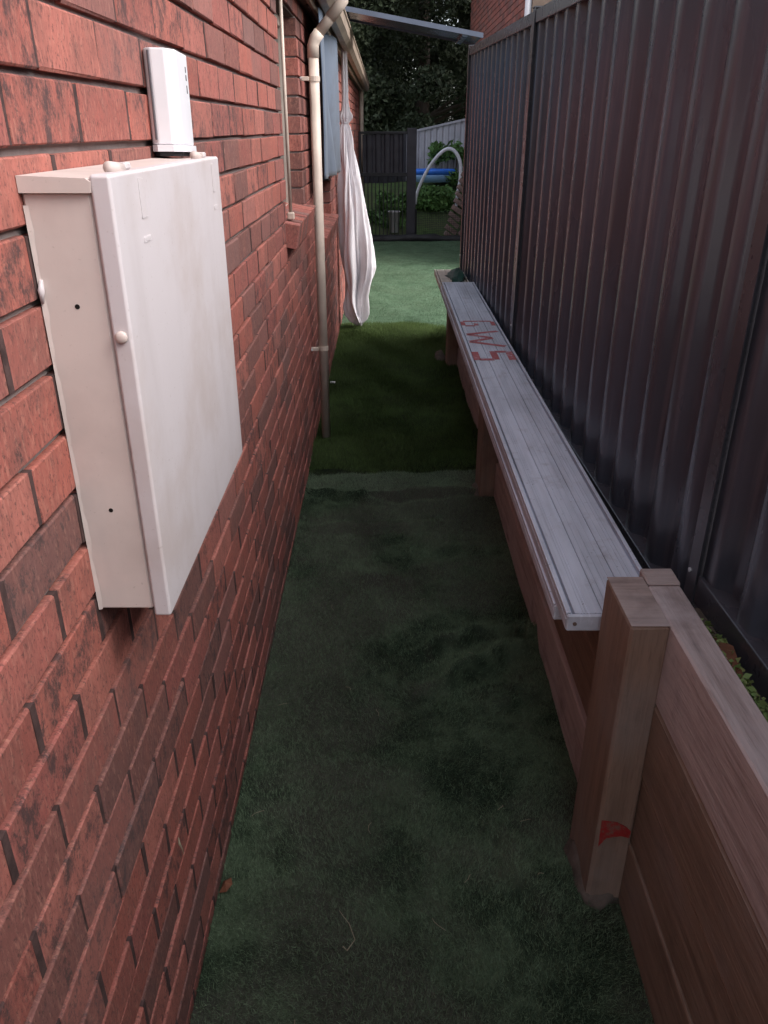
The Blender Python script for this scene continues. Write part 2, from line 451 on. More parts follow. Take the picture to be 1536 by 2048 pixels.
order = sorted(range(len(bricks)), key=lambda i: -size_in_view(bricks[i]))
single = set(order[:298])
AV = []; AF = []; AL = []; nb = 0
for i, (x, y, z, s, v, rz) in enumerate(bricks):
    if i in single:
        o = link("brick", VAR[v], house, (x - WX, y, z)); o.scale = (1, s, 1); o.rotation_euler = (0, 0, rz * .5)
    else:
        co, fs = VCO[v]; cc = co * np.array([1, s, 1], np.float32)
        AV.append(cc + np.array([x, y, z], np.float32)); AL.append(cc)
        AF += [tuple(j + nb for j in f) for f in fs]; nb += len(co)
def poly_mesh(name, V, F, mat, L=None, parent=None):
    me = bpy.data.meshes.new(name); me.from_pydata(V.tolist(), [], F); me.materials.append(mat); bm_fix(me)
    if L is not None:
        a = me.attributes.new("local_co", 'FLOAT_VECTOR', 'POINT'); a.data.foreach_set("vector", L.astype(np.float32).ravel())
    return link(name, me, parent)
o = H(poly_mesh("brick_courses", np.concatenate(AV), AF, M['bricks'], np.concatenate(AL), house)); stuff(o)
jb = MB(); random.seed(77)
for (yj, zj) in joints:
    xf = WX - .0003 + random.uniform(-.0008, .0006); jb.box(xf - .02, xf, yj - .0068, yj + .0068, zj - .0365, zj + .0365)
stuff(H(jb.build("mortar_joints", M['perpend'], house)))
# mortar core round the window openings (10 mm behind the brick faces)
mb = MB(); cx0, cx1 = WX - .098, WX - .0115
ztop = Z0 + 28 * PIT
def core(ya, yb, za, zb): mb.box(cx0, cx1, ya, yb, za, zb)
W1, W2 = WZS
core(Y0 + .01, Y1 - .01, -.04, W2[0] - .008); core(Y0 + .01, Y1 - .01, W1[1] + .008, ztop)
core(Y0 + .01, WINS[1][0] - .009, W2[0] - .008, W1[0] - .008)
core(Y0 + .01, WINS[0][0] - .009, W1[0] - .008, W1[1] + .008); core(WINS[0][1] + .009, WINS[1][0] - .009, W1[0] - .008, W1[1] + .008)
core(WINS[1][1] + .009, Y1 - .01, W2[0] - .008, W1[1] + .008)
mb.box(-4, WX - .12, Y1 - .12, Y1 - .02, -.04, ztop); mb.box(-4, WX - .12, Y0 + .02, Y0 + .12, -.04, ztop)
H(mb.build("mortar_wall", M['mortar'], house))
for wi, (wa, wb) in enumerate(WINS):
    WZ0, WZ1 = WZS[wi]
    f = MB(); x0, x1 = WX - .105, WX - .07
    zb, zt = WZ0 + .09, WZ1 - .09
    f.box(x0, x1, wa, wa + .045, zb - .04, zt + .085, .003); f.box(x0, x1, wb - .045, wb, zb - .04, zt + .085, .003)
    f.box(x0, x1, wa + .045, wb - .045, zb - .04, zb + .01, .003); f.box(x0, x1, wa + .045, wb - .045, zt + .04, zt + .085, .003)
    f.box(x0, x1, (wa + wb) / 2 - .02, (wa + wb) / 2 + .02, zb + .01, zt + .04, .003)
    win = f.build("window", M['frame'], house); H(win)
    p = MB(); p.box(x0 + .012, x0 + .018, wa + .04, wb - .04, zb, zt + .05); p.build("pane", M['glass'], win)
    p = MB(); p.box(x0 - .06, x0 - .05, wa + .02, wb - .02, zb - .03, zt + .08); p.build("blind", M['darktimber'], win)  # dark sheet added behind the glass, stands in for the unlit room
    l = MB(); l.box(WX - .1, WX - .012, wa + .003, wb - .003, zt + .086, WZ1 + .005, .003); H(l.build("lintel", M['darktimber'], house))
    # brick-on-edge sill, tilted outwards
    nsb = int(round((wb - wa + .12) / .086)); st = (wb - wa + .12) / nsb
    for k in range(nsb):
        random.seed(900 + wi * 40 + k); b = MB(); b.box(-.115, .115, -st / 2 + .004, st / 2 - .004, -.052, .052, .003, .001)
        me = b.mesh("sill_brick", M['brick']); a = me.attributes.new("local_co", 'FLOAT_VECTOR', 'POINT')
        a.data.foreach_set("vector", np.array([(q.co.z, q.co.x, q.co.y) for q in me.vertices], np.float32).ravel())
        o = link("sill_brick", me, house, (-.062, wa - .06 + (k + .5) * st, WZ0 + .045 + random.uniform(-.002, .002)))
        o.rotation_euler = (0, R(10 + random.uniform(-1, 1)), 0)
    s_ = MB(); s_.box(WX - .11, WX + .02, wa - .055, wb + .055, WZ0 + .0, WZ0 + .03); o = H(s_.build("sill_mortar", M['mortar'], house))
# eaves: soffit, fascia, gutter, tiled roof
e = MB(); e.box(WX - .5, WX + .05, Y0 - .2, Y1 + .25, ztop + .004, ztop + .016); H(e.build("soffit", M['soffit'], house))
e = MB(); e.box(WX + .05, WX + .07, Y0 - .2, Y1 + .25, ztop - .02, ztop + .18, .003); H(e.build("fascia", M['gutter'], house))
gx0, gx1, gz0 = WX + .072, WX + .168, ztop + .005
e = MB(); prof = [(gx0, gz0 + .11), (gx0, gz0 + .03), (gx0 + .025, gz0), (gx1 - .03, gz0), (gx1, gz0 + .03), (gx1, gz0 + .12), (gx1 + .008, gz0 + .12), (gx1 + .008, gz0 + .105),
                  (gx1 - .004, gz0 + .1), (gx1 - .004, gz0 + .034), (gx1 - .032, gz0 + .005), (gx0 + .028, gz0 + .005), (gx0 + .005, gz0 + .034), (gx0 + .005, gz0 + .11)]
e.prism(prof, 1, Y0 - .2, Y1 + .25)
gut = H(e.build("gutter", M['gutter'], house))
e = MB(); e.prism([(gx0, gz0 + .11), (gx0, gz0 + .03), (gx0 + .025, gz0), (gx1 - .03, gz0), (gx1, gz0 + .03), (gx1, gz0 + .12)], 1, Y1 + .251, Y1 + .258)
e.build("gutter_end", M['cream'], gut)
roof = MB(); tilt = R(22)  # roof slope out of view, added to block sky light from the left
for k in range(14):
    xa = WX + .10 - k * .30; za = ztop + .155 + k * .30 * math.tan(tilt)
    m = Matrix.Translation((xa, (Y0 + Y1) / 2, za)) @ Matrix.Rotation(tilt, 4, 'Y')
    roof.box(-.34, 0, -(Y1 - Y0) / 2 - .2, (Y1 - Y0) / 2 + .2, -.012 + .0, .012, .003, 0, m)
H(roof.build("roof", M['tile'], house))

# far corner downpipe of the house
def bracket(root, x, y, z, r):
    b = MB(); b.tube([(x, y, z - .012), (x, y, z + .012)], r + .004, 14)
    b.box(WX + .001, x - r, y - .035, y - .012, z - .010, z + .010, .002)
    o = b.build("bracket", M['cream'], root); part_at(root, o)
    s_ = MB(); s_.tube([(WX + .002, y - .05, z), (WX + .012, y - .05, z)], .008, 8); part_at(root, s_.build("screw", M['screw'], root))
dp = thing("downpipe", "cream round downpipe standing between the two windows, elbowed to the gutter", "downpipe", (-.36, 4.62, 0))
px, py = -.360, 4.62
t = MB(); t.tube([(px, py, .045), (px, py, 2.13)], .0265, 20); part_at(dp, t.build("pipe", M['cream'], dp, True))
t = MB(); t.tube([(px, py, 2.115), (px, py, 2.17), (px + .012, py, 2.20), (px + .035, py, 2.226)], .0295, 20); part_at(dp, t.build("elbow", M['cream'], dp, True))
t = MB(); t.tube([(px + .03, py, 2.221), (px + .155, py, 2.36)], .0265, 20)
t.tube([(px + .09, py, 2.287), (px + .155, py, 2.362), (px + .162, py, 2.45)], .0292, 20); part_at(dp, t.build("offset_pipe", M['cream'], dp, True))
bracket(dp, px, py, .62, .0265); bracket(dp, px, py, 2.02, .0265)
dp2 = thing("downpipe", "thin cream downpipe at the far corner of the brick house", "downpipe", (-.385, 15.12, 0))
t = MB(); t.tube([(-.385, 15.12, .03), (-.385, 15.12, 2.38), (-.33, 15.12, 2.44)], .035, 14); part_at(dp2, t.build("pipe", M['cream'], dp2, True))
bracket(dp2, -.385, 15.12, 1.5, .035)
cdt = thing("conduit", "thin cream conduit running down the wall edge to the brick sill", "conduit", (-.42, 3.735, 1.43))
t = MB(); t.tube([(-.416, 3.735, 1.43), (-.416, 3.735, 2.40)], .0075, 10); part_at(cdt, t.build("pipe", M['cream'], cdt, True))
t = MB(); t.box(-.430, -.400, 3.722, 3.748, 1.425, 1.455, .004); part_at(cdt, t.build("saddle_clip", M['cream'], cdt))

# ------------------------------------------------------------------ meter box and the white device above it
mbx = thing("meter_box", "cream steel meter box screwed to the brick wall", "meter box", (WX, 1.0, 1.135))
def B(o): o.location = (-WX, -1.0, -1.135); return o
bx0, bx1 = WX + .001, -.347; by0, by1, bz0, bz1 = 1.0, 1.657, 1.140, 1.738
b = MB(); b.box(bx0, bx1, by0, by1, bz0, bz1 - .015, .003); B(b.build("body", M['box'], mbx))
b = MB(); b.prism([(bx0, bz1 - .016), (bx1 + .002, bz1 - .016), (bx1 + .004, bz1 - .004), (bx1 - .002, bz1), (bx0, bz1 + .003)], 1, by0 - .007, by1 + .007); B(b.build("hood", M['box'], mbx))
b = MB(); b.box(-.3455, -.320, by0 - .005, by1 + .005, bz0 - .010, bz1 + .004, .003)
door = B(b.build("door", M['boxdoor'], mbx))
mod = door.modifiers.new("bev", 'BEVEL'); mod.width = .0018; mod.segments = 2; mod.limit_method = 'ANGLE'; mod.angle_limit = R(25)
for yh in (1.075, 1.555):
    h = MB(); h.tube([(-.338, yh - .022, bz1 + .009), (-.338, yh + .022, bz1 + .006)], .0075, 12); hg = B(h.build("hinge", M['box'], mbx, True))
    h = MB(); h.box(-.3198, -.3188, yh + .03, yh + .055, bz1 - .055, bz1 - .006, .001); h.box(-.3198, -.3188, yh + .026, yh + .060, bz1 - .085, bz1 - .078, .001)
    h.box(-.345, -.330, yh + .024, yh + .045, bz1 + .0045, bz1 + .013, .002); h.build("hinge_plate", M['boxdoor'], hg)
h = MB(); zl = 1.552
for k in range(6):
    pass
h.tube([(-.333, by0 - .0055, zl), (-.333, by0 - .009, zl), (-.333, by0 - .011, zl), (-.333, by0 - .0118, zl)], [.008, .008, .006, .002], 14)
B(h.build("lock_cap", M['box'], mbx, True))
for (xs, zs) in ((-.385, 1.589), (-.386, 1.305)):
    h = MB(); h.tube([(xs, by0 - .0004, zs), (xs, by0 + .002, zs)], .0032, 10); B(h.build("screw_hole", M['darkhole'], mbx))
random.seed(5)
h = MB(); pts = []
for k in range(40):
    z = bz0 + (bz1 - .03 - bz0) * k / 39; wv = .0015 + .001 * math.sin(k * .9) + random.uniform(0, .0022); pts.append((z, wv))
vs_ = [(WX + .0015, by0 - .0015 - wv * .25, z) for z, wv in pts] + [(WX + .004 + wv, by0 - .0008, z) for z, wv in pts]
h.add(vs_, [(i, i + 1, 41 + i, 40 + i) for i in range(39)]); B(h.build("sealant_bead", M['box'], mbx))
for zz in (1.622,):
    h = MB(); h.tube([(WX + .006, by0 - .001, zz), (WX + .006, by0 - .006, zz - .012), (WX + .004, by0 - .004, zz - .028)], [.002, .0045, .002], 8); B(h.build("sealant_blob", M['boxdoor'], mbx, True))

dev = thing("wall_sensor", "slim white plastic device on the wall just above the cream meter box", "sensor", (WX, 1.598, 1.752)); dev.scale = (.9, .84, .97); dev.rotation_euler = (R(-2.0), 0, 0)
d = MB(); d.prism([(.001, .012), (.001, .128), (.030, .150), (.052, .146), (.062, .132), (.062, .030), (.046, .0), (.018, -.004), (.006, .004)], 2, .012, .172); d.build("casing", M['white'], dev)
m_ = dev.children[0].modifiers.new("bev", 'BEVEL'); m_.width = .003; m_.segments = 2; m_.limit_method = 'ANGLE'; m_.angle_limit = R(30)
d = MB(); d.prism([(.001, .010), (.001, .130), (.031, .154), (.055, .149), (.066, .133), (.066, .028), (.048, -.005), (.016, -.009), (.004, .001)], 2, .0, .0115); d.build("base_cap", M['white'], dev)
d = MB(); d.prism([(.004, .015), (.004, .125), (.03, .145), (.058, .13), (.058, .03), (.044, .004), (.018, .0)], 2, -.008, -.0005); d.build("gasket", M['black'], dev)
d = MB(); d.box(.0125, .0165, -.0062, -.0002, .020, .168, .001); d.build("side_groove", M['print'], dev)
for (zz, hh) in ((.150, .010), (.136, .010), (.118, .014)):
    d = MB(); d.box(.0622, .0627, .105, .112, zz - hh, zz); d.build("print_mark", M['print'], dev)

# ------------------------------------------------------------------ turf mats
RIDGES = [((.10, 2.17), (.60, 2.52), .020, .045), ((.05, 2.38), (.47, 2.61), .014, .04), ((.32, 2.12), (.56, 2.24), .012, .05), ((-.19, 3.80), (.54, 3.90), .016, .035),
          ((-.43, 3.90), (.03, 3.76), .012, .04), ((-.43, 3.46), (.33, 3.50), .009, .05), ((.49, 2.58), (.60, 2.50), .022, .03), ((-.2, 3.04), (.2, 2.90), .008, .06),
          ((-.35, 1.9), (.1, 1.75), .006, .08), ((.30, 1.7), (.45, 1.15), .008, .05), ((.05, 1.95), (.45, 1.60), .007, .06)]
def near_h(x, y):
    x = np.asarray(x, float); y = np.asarray(y, float)
    h = .008 * np.sin(5.1 * x + 2.3 * y) * np.sin(3.3 * y - 2 * x) + .004 * np.sin(13 * x + 4 * y + 1.3) * np.sin(9 * y - 6 * x)
    for (a, b, hh, ww) in RIDGES:
        ax, ay = a; bx, by = b; dx, dy = bx - ax, by - ay; L2 = dx * dx + dy * dy
        t = np.clip(((x - ax) * dx + (y - ay) * dy) / L2, 0, 1)
        wob = .012 * np.sin(19 * t + ax * 9)
        nxv = (x - ax - t * dx) * (-dy) / math.sqrt(L2) + (y - ay - t * dy) * dx / math.sqrt(L2)
        d2 = (x - ax - t * dx) ** 2 + (y - ay - t * dy) ** 2
        dd = np.sqrt(d2) * np.sign(nxv) - wob
        hh = hh * 3.2; ww = ww * .8
        h = h + hh * np.sin(np.pi * np.clip(t * .86 + .07, 0, 1)) * np.exp(-(dd / ww) ** 2) - .5 * hh * np.exp(-((dd + ww * 1.3) / ww) ** 2) * np.sin(np.pi * np.clip(t, 0, 1))
    e = np.exp(-((x + .43) / .05) ** 2) * .006
    return .012 + h + e
def dark_edge(x): return 4.15 + .13 * x + .016 * np.sin(9 * x + 1) + .010 * np.sin(23 * x)
def dark_h(x, y):
    x = np.asarray(x, float); y = np.asarray(y, float)
    h = .012 * np.sin(4 * x + 3 * y) * np.sin(2.2 * y) + .007 * np.sin(11 * x - 5 * y)
    h = 1.0 * h + .03 * np.exp(-((y - 4.55 - .2 * x) / .10) ** 2) + .025 * np.exp(-((y - 5.4 - .25 * x) / .10) ** 2) + .02 * np.exp(-((y - 6.3 + .3 * x) / .12) ** 2)
    edge = np.clip((y - dark_edge(x)) / .05, 0, 1); return .006 + .034 * np.sqrt(edge) + h * edge
def far_h(x, y):
    x = np.asarray(x, float); y = np.asarray(y, float)
    return .036 + .006 * np.sin(2.1 * x + 1.7 * y) + .004 * np.sin(5 * x - 3 * y) - .03 * np.clip((7.95 - y - .12 * x) / .3, 0, 1)
def mat_base(name, x0, x1, y0, y1, nx, ny, hf, mat, yfun=None):
    xs = np.linspace(x0, x1, nx); V = []; F = []
    for j in range(ny):
        for i in range(nx):
            ya, yb = (y0, y1) if yfun is None else yfun(xs[i])
            V.append((xs[i], ya + (yb - ya) * j / (ny - 1)))
    V = np.array(V); Z = hf(V[:, 0], V[:, 1]); top = np.column_stack([V, Z])
    F = [(j * nx + i, j * nx + i + 1, (j + 1) * nx + i + 1, (j + 1) * nx + i) for j in range(ny - 1) for i in range(nx - 1)]
    me = bpy.data.meshes.new(name); me.from_pydata(top.tolist(), [], F); me.materials.append(mat)
    for p in me.polygons: p.use_smooth = True
    return link(name, me)
def pile(name, pts, hf, ln, wd, mat, parent, lean=(0, 0), jit=.6, seedv=1):
    r = np.random.default_rng(seedv); n = len(pts); x, y = pts[:, 0], pts[:, 1]; z = hf(x, y) - .002
    ang = r.uniform(0, 2 * np.pi, n); L = ln * r.uniform(.6, 1.25, n); W = wd * r.uniform(.7, 1.3, n)
    tx = lean[0] + .55 * np.sin(7.3 * x + 3.1 * np.sin(4.1 * y)) * np.sin(5.2 * y + 2 * x) + r.normal(0, jit, n); ty = lean[1] + .7 * np.sin(6.1 * y + 2.7 * np.sin(5.3 * x)) * np.cos(4.4 * x + y) + r.normal(0, jit, n); nz = 1 / np.sqrt(1 + tx ** 2 + ty ** 2)
    bx, by = np.cos(ang) * W / 2, np.sin(ang) * W / 2
    V = np.empty((n, 3, 3)); V[:, 0] = np.column_stack([x - bx, y - by, z]); V[:, 1] = np.column_stack([x + bx, y + by, z])
    V[:, 2] = np.column_stack([x + tx * nz * L, y + ty * nz * L, z + nz * L])
    return stuff(tri_soup(name, V.reshape(-1, 3), np.arange(3 * n).reshape(-1, 3), mat, parent))
def scatter(n, x0, x1, y0, y1, seedv, bias=1.0):
    r = np.random.default_rng(seedv); y = y0 + (y1 - y0) * r.random(n) ** bias
    return np.column_stack([r.uniform(x0, x1, n), y])
tm = tag(mat_base("turf_mat", WX + .002, .600, -.6, 4.22, 130, 420, near_h, M['near']), "near wrinkled grey-green turf mat with dirty patches in the foreground", "turf mat", "artificial turf mats along the alley")
pile("pile", np.concatenate([scatter(330000, WX + .004, .60, .55, 4.2, 3, 1.5)]), near_h, .017, .0021, M['near_b'], tm, (0, .15), .75, 31)
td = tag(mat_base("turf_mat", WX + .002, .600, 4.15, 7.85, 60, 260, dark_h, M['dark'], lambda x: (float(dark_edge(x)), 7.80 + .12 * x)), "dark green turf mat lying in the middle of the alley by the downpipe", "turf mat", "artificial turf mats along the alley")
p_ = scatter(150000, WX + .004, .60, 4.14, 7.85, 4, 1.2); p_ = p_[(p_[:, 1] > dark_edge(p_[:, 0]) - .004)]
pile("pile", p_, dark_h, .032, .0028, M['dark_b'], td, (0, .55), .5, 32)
tf = tag(mat_base("turf_mat", WX + .002, 2.4, 7.55, 14.42, 60, 120, far_h, M['far'], lambda x: (7.62 + .12 * x, 14.42)), "smooth pale green turf mat at the far end in front of the gate", "turf mat", "artificial turf mats along the alley")
p_ = scatter(130000, WX + .004, 1.6, 7.55, 14.4, 5, 1.6); p_ = p_[p_[:, 1] > 7.62 + .12 * p_[:, 0]]
pile("pile", p_, far_h, .016, .0032, M['far_b'], tf, (0, -.1), .6, 33)
# loose straw on the turf
random.seed(21)
straws = [(-.125, 2.212, "short upright straw in the middle of the near turf mat"), (-.022, 2.086, "longest pale straw near the centre of the near turf mat"), (.326, 2.4, "pale straw beside the diagonal turf wrinkles by the bench"),
    (-.039, 1.59, "slanting straw on the near turf level with the red-marked post"), (-.362, 1.647, "slanting straw on turf beside the lowest bricks of the wall"), (.335, 1.656, "small curved straw on the near turf left of the red-marked post"),
    (.401, 1.611, "straw lying crosswise on turf closest to the red-marked post"), (.219, 1.423, "thin straw lying between the hooked straw and the near post"), (.408, 1.43, "thin straw on turf just in front of the near timber post"),
    (.133, 1.298, "tiny straw right of the hooked straw on the near turf"), (-.212, 2.728, "straw on turf below the far lower corner of the meter box"), (.161, 2.785, "curved straw on turf left of the plank bench's near end"), (-.344, 2.124, "small straw on turf beside the wall under the meter box"), (-.2, 1.05, "straw at the very bottom of the near turf mat")]
for i, (x, y, lab) in enumerate(straws):
    L = random.uniform(.018, .045); a = random.uniform(0, math.pi); zb = float(near_h(x, y)) + .013
    pts = [(x + math.cos(a) * L * (q - .5) + .006 * math.sin(q * 4 + i), y + math.sin(a) * L * (q - .5), zb + .004 * math.sin(q * 3.1)) for q in (0, .33, .66, 1)]
    s_ = MB(); s_.tube(pts, .0007, 5)
    tag(s_.build("straw", M['straw']), lab, "straw", "dry straws scattered on the turf")
s_ = MB(); s_.tube([(-.112, 1.33, .032), (-.085, 1.29, .036), (-.07, 1.25, .034), (-.088, 1.225, .030), (-.098, 1.235, .03)], [.0007, .0009, .001, .0016, .0019], 6)
tag(s_.build("straw", M['straw']), "long hooked pale straw with a thick tip low on the near turf", "straw")
s_ = MB(); s_.box(-.412, -.372, 5.83, 5.85, .04, .052, .003); tag(s_.build("wood_chip", M['whitecloth']), "small white chip on dark turf against the brick wall", "chip")
s_ = MB(); s_.add([(-.425, 1.39, .02), (-.405, 1.385, .03), (-.392, 1.405, .034), (-.40, 1.43, .028), (-.42, 1.425, .021), (-.405, 1.405, .022), (-.41, 1.408, .04)], [(0, 1, 6), (1, 2, 6), (2, 3, 6), (3, 4, 6), (4, 0, 6), (0, 5, 1), (1, 5, 2), (2, 5, 3), (3, 5, 4), (4, 5, 0)])
tag(s_.build("dead_leaf", M['leaf']), "curled brown dead leaf on turf at the foot of the brick wall", "leaf")
s_ = MB(); s_.tube([(-.4195, 1.15, .49), (-.4185, 1.148, .475), (-.4165, 1.155, .45), (-.4175, 1.16, .43)], [.0008, .0025, .001, .0006], 6)
tag(s_.build("straw", M['straw']), "pale straw stuck upright on a low brick of the wall", "straw")

# ------------------------------------------------------------------ sleeper retaining wall
rw = thing("retaining_wall", "timber sleeper retaining wall with square posts along the alley's right side", "retaining wall", (.6, 0, 0))
def W(o): o.location = (-.6, 0, 0); return o
SH = .2145; random.seed(31)
def sleeper(x0, x1, y0, y1, k, mat):
    b = MB(); dx = random.uniform(-.004, .004)
    b.box(x0 + dx, x1 + dx, y0, y1, k * SH + .0025 - (0.01 if k == 0 else 0), (k + 1) * SH - .0025, .0045, .0012)
    o = b.build("sleeper", mat, rw); return W(o)
for k in range(4):
    sleeper(.603, .679, -1.10, 1.535, k, M['cap'] if k == 3 else M['sleeper'])
for (ya, yb) in ((1.545, 3.92), (3.925, 6.32), (6.325, 7.25)):
    for k in range(3):
        sleeper(.588 if k == 0 else .606, .678, ya, yb, k, M['cap'] if k == 0 else M['sleeper'])  # paler wood on the bottom sleeper, bench shade above it put into the colour
b = MB(); b.box(.604, .680, 1.542, 1.612, .46, 4 * SH - .001, .004, .001); W(b.build("end_block", M['endgrain'], rw)); 
PY = [1.372, 3.82, 6.22]
for i, y in enumerate(PY):
    h = .852 if i == 0 else .6405
    b = MB(); b.box(.516 if i == 0 else .508, .6015, y, y + .205, -.02, h, .006, .002); po = W(b.build("post", M['post'], rw))
    if i == 0:
        t = MB(); t.box(.518, .6005, y + .002, y + .203, h + .0003, h + .0025, .0008); t.build("end_grain", M['endgrain'], po)
        t = MB(); yp = y - .0028; t.prism([(.5225, .298), (.560, .292), (.585, .276), (.597, .262), (.5965, .240), (.575, .247), (.54, .240), (.524, .212)], 1, yp, yp + .0022); t.build("paint_mark", M['redmark'], po)
def lump(name, x, y, rx, ry, rz, seed, label):
    random.seed(seed); V = []; F = []; n = 14; m = 6
    for j in range(m + 1):
        ph = math.pi / 2 * j / m
        for i in range(n):
            th = 2 * math.pi * i / n; q = 1 + random.uniform(-.16, .16)
            V.append((x + math.cos(th) * math.cos(ph) * rx * q, y + math.sin(th) * math.cos(ph) * ry * q, -.01 + math.sin(ph) * rz * (1 + random.uniform(-.1, .1))))
    F = [(j * n + i, j * n + (i + 1) % n, (j + 1) * n + (i + 1) % n, (j + 1) * n + i) for j in range(m) for i in range(n)]
    b = MB(); b.add(V, F); return tag(b.build(name, M['concrete'], None, True), label, "footing", "concrete lumps at the post feet")
lump("concrete_lump", .557, 1.472, .064, .128, .09, 1, "muddy concrete lump round the foot of the nearest timber post")
lump("concrete_lump", .535, 3.91, .058, .12, .06, 2, "muddy concrete lump round the foot of the middle timber post")
lump("concrete_lump", .472, 6.55, .055, .12, .12, 3, "pale concrete lump round the foot of the farthest timber post")

# ------------------------------------------------------------------ scaffold planks forming the bench top
def plank_profile(x0, x1, z0, z1):
    w_ = x1 - x0; top = []
    def groove(c, hw, d): return [(x0 + c - hw, z1), (x0 + c - hw, z1 - d), (x0 + c + hw, z1 - d), (x0 + c + hw, z1)]
    pts = [(x0 + .002, z0), (x0, z0 + .004), (x0, z1 - .017), (x0 + .0025, z1 - .0165), (x0 + .0025, z1 - .012), (x0, z1 - .0115), (x0, z1 + .001), (x0 + .005, z1 + .002), (x0 + .0115, z1 + .002)]
    pts += groove(.0155, .005, .016)
    for c in (.040, .0475, .055): pts += groove(c, .0012, .0018)
    for c in (.088, .105, .124, .143, .160, .180, .196, .206): pts += groove(c, .0026, .006) if c in (.088, .160) else groove(c, .0011, .002)
    pts += groove(w_ - .0155, .005, .016)
    pts += [(x1 - .0115, z1 + .002), (x1 - .005, z1 + .002), (x1, z1 + .001), (x1, z0 + .004), (x1 - .002, z0)]
    return pts
pk = thing("scaffold_plank", "long grooved aluminium plank with red letters, top of the bench stack", "plank", (.44, 1.592, .690), "scaffold planks stacked as a bench")
PX0, PX1 = .442, .688
def Pk(root, o): o.location = -Vector(root.location); return o
b = MB(); b.prism(plank_profile(PX0, PX1, .6895, .735), 1, 1.604, 6.17); Pk(pk, b.build("deck", M['alu'], pk))
b = MB(); b.box(PX0 + .001, PX1 - .001, 1.593, 1.6035, .690, .7345, .003); ec = Pk(pk, b.build("end_cap", M['alu'], pk))
t = MB(); t.tube([(PX0 + .02, 1.590, .712), (PX0 + .02, 1.5935, .712)], .005, 10); t.build("rivet", M['oldwood'], ec)
b = MB(); b.box(PX0 + .001, PX1 - .001, 6.1705, 6.181, .690, .7345, .003); Pk(pk, b.build("end_cap", M['alu'], pk))
# red letters, reading along the plank (letter tops towards the fence)
def stroke(mb_, a, b_, wd):
    a = Vector((*a, 0)); b_ = Vector((*b_, 0)); d = (b_ - a).normalized(); nrm = Vector((-d.y, d.x, 0)) * wd / 2
    q = [a + nrm, b_ + nrm, b_ - nrm, a - nrm]; z = .7353
    vs2 = [(p.x, p.y, z) for p in q] + [(p.x, p.y, z + .0008) for p in q]
    mb_.add(vs2, [(0, 1, 2, 3), (4, 5, 6, 7), (0, 1, 5, 4), (1, 2, 6, 5), (2, 3, 7, 6), (3, 0, 4, 7)])
XL, XR = .475, .655; XM = .572
def letter(strokes, wd):
    b = MB(); 
    for a, c in strokes: stroke(b, a, c, wd)
    return Pk(pk, b.build("letter", M['red'], pk))
letter([((XR, 4.70), (XR, 4.80)), ((XL, 4.70), (XL, 4.80)), ((XL + .005, 4.812), (XR - .005, 4.812)), ((XM - .02, 4.70), (XM - .02, 4.755)), ((XL + .01, 4.69), (XM - .03, 4.69))], .026)
letter([((XR, 4.55), (XL, 4.475)), ((XL, 4.470), (XR - .05, 4.39)), ((XR - .05, 4.385), (XL, 4.305)), ((XL, 4.30), (XR, 4.20))], .034)
letter([((XR, 3.92), (XR, 4.09)), ((XM + .012, 4.085), (XR - .012, 4.085)), ((XM, 3.93), (XM, 4.095)), ((XL + .012, 3.93), (XM - .012, 3.93)), ((XL, 3.92), (XL, 4.08))], .036)
pl = thing("scaffold_plank", "lower grooved plank of the bench stack with its pale far end sticking out", "plank", (.44, 1.715, .643), "scaffold planks stacked as a bench")
b = MB(); b.prism(plank_profile(PX0 - .004, PX1 - .006, .6435, .6868), 1, 1.72, 6.25); Pk(pl, b.build("deck", M['alu'], pl))
b = MB(); b.prism(plank_profile(PX0 - .004, PX1 - .006, .6435, .6868), 1, 6.2505, 7.08); Pk(pl, b.build("deck_end", M['planky'], pl))
b = MB(); b.box(PX0 - .003, PX1 - .007, 1.7095, 1.7195, .644, .6865, .003); Pk(pl, b.build("end_cap", M['alu'], pl))
# dark green crumpled rag on the plank's far end
random.seed(44); V = []; n, m = 16, 7
for j in range(m + 1):
    ph = math.pi / 2 * j / m
    for i in range(n):
        th = 2 * math.pi * i / n; q = 1 + .30 * math.sin(3 * th + j) + random.uniform(-.28, .28); cp_ = math.cos(ph) ** 1.9
        V.append((.590 + .02 * math.sin(ph) + math.cos(th) * cp_ * .068 * q, 6.62 + math.sin(th) * cp_ * .24 * q, .689 + math.sin(ph) ** 1.5 * .085 * (1 + random.uniform(-.15, .15))))
b = MB(); b.add(V, [(j * n + i, j * n + (i + 1) % n, (j + 1) * n + (i + 1) % n, (j + 1) * n + i) for j in range(m) for i in range(n)])
tag(b.build("rag", M['greencloth'], None, True), "small dark green crumpled rag lying on the far end of the plank bench", "rag")
# leaves and weeds between the sleeper wall and the fence
r = np.random.default_rng(9); n = 9000; P = np.column_stack([r.uniform(.684, .745, n), r.uniform(-.6, 1.5, n), .752 + r.random(n) ** 2 * .035])
s = r.uniform(.005, .012, n); A = r.normal(size=(n, 3)); A /= np.linalg.norm(A, axis=1)[:, None]; Bv = np.cross(A, r.normal(size=(n, 3))); Bv /= np.linalg.norm(Bv, axis=1)[:, None]
V = np.stack([P - A * s[:, None], P + Bv * s[:, None] * .6, P + A * s[:, None], P - Bv * s[:, None] * .6], 1).reshape(-1, 3)
wd_ = stuff(tri_soup("weeds", V, np.arange(4 * n).reshape(-1, 4), M['weed'])); tag(wd_, "green weeds growing in the gap behind the sleeper wall", "weeds")
b = MB(); b.add([(.690, 1.33, .757), (.74, 1.30, .775), (.755, 1.40, .785), (.72, 1.47, .772), (.688, 1.42, .760), (.722, 1.39, .790)], [(0, 1, 5), (1, 2, 5), (2, 3, 5), (3, 4, 5), (4, 0, 5)])
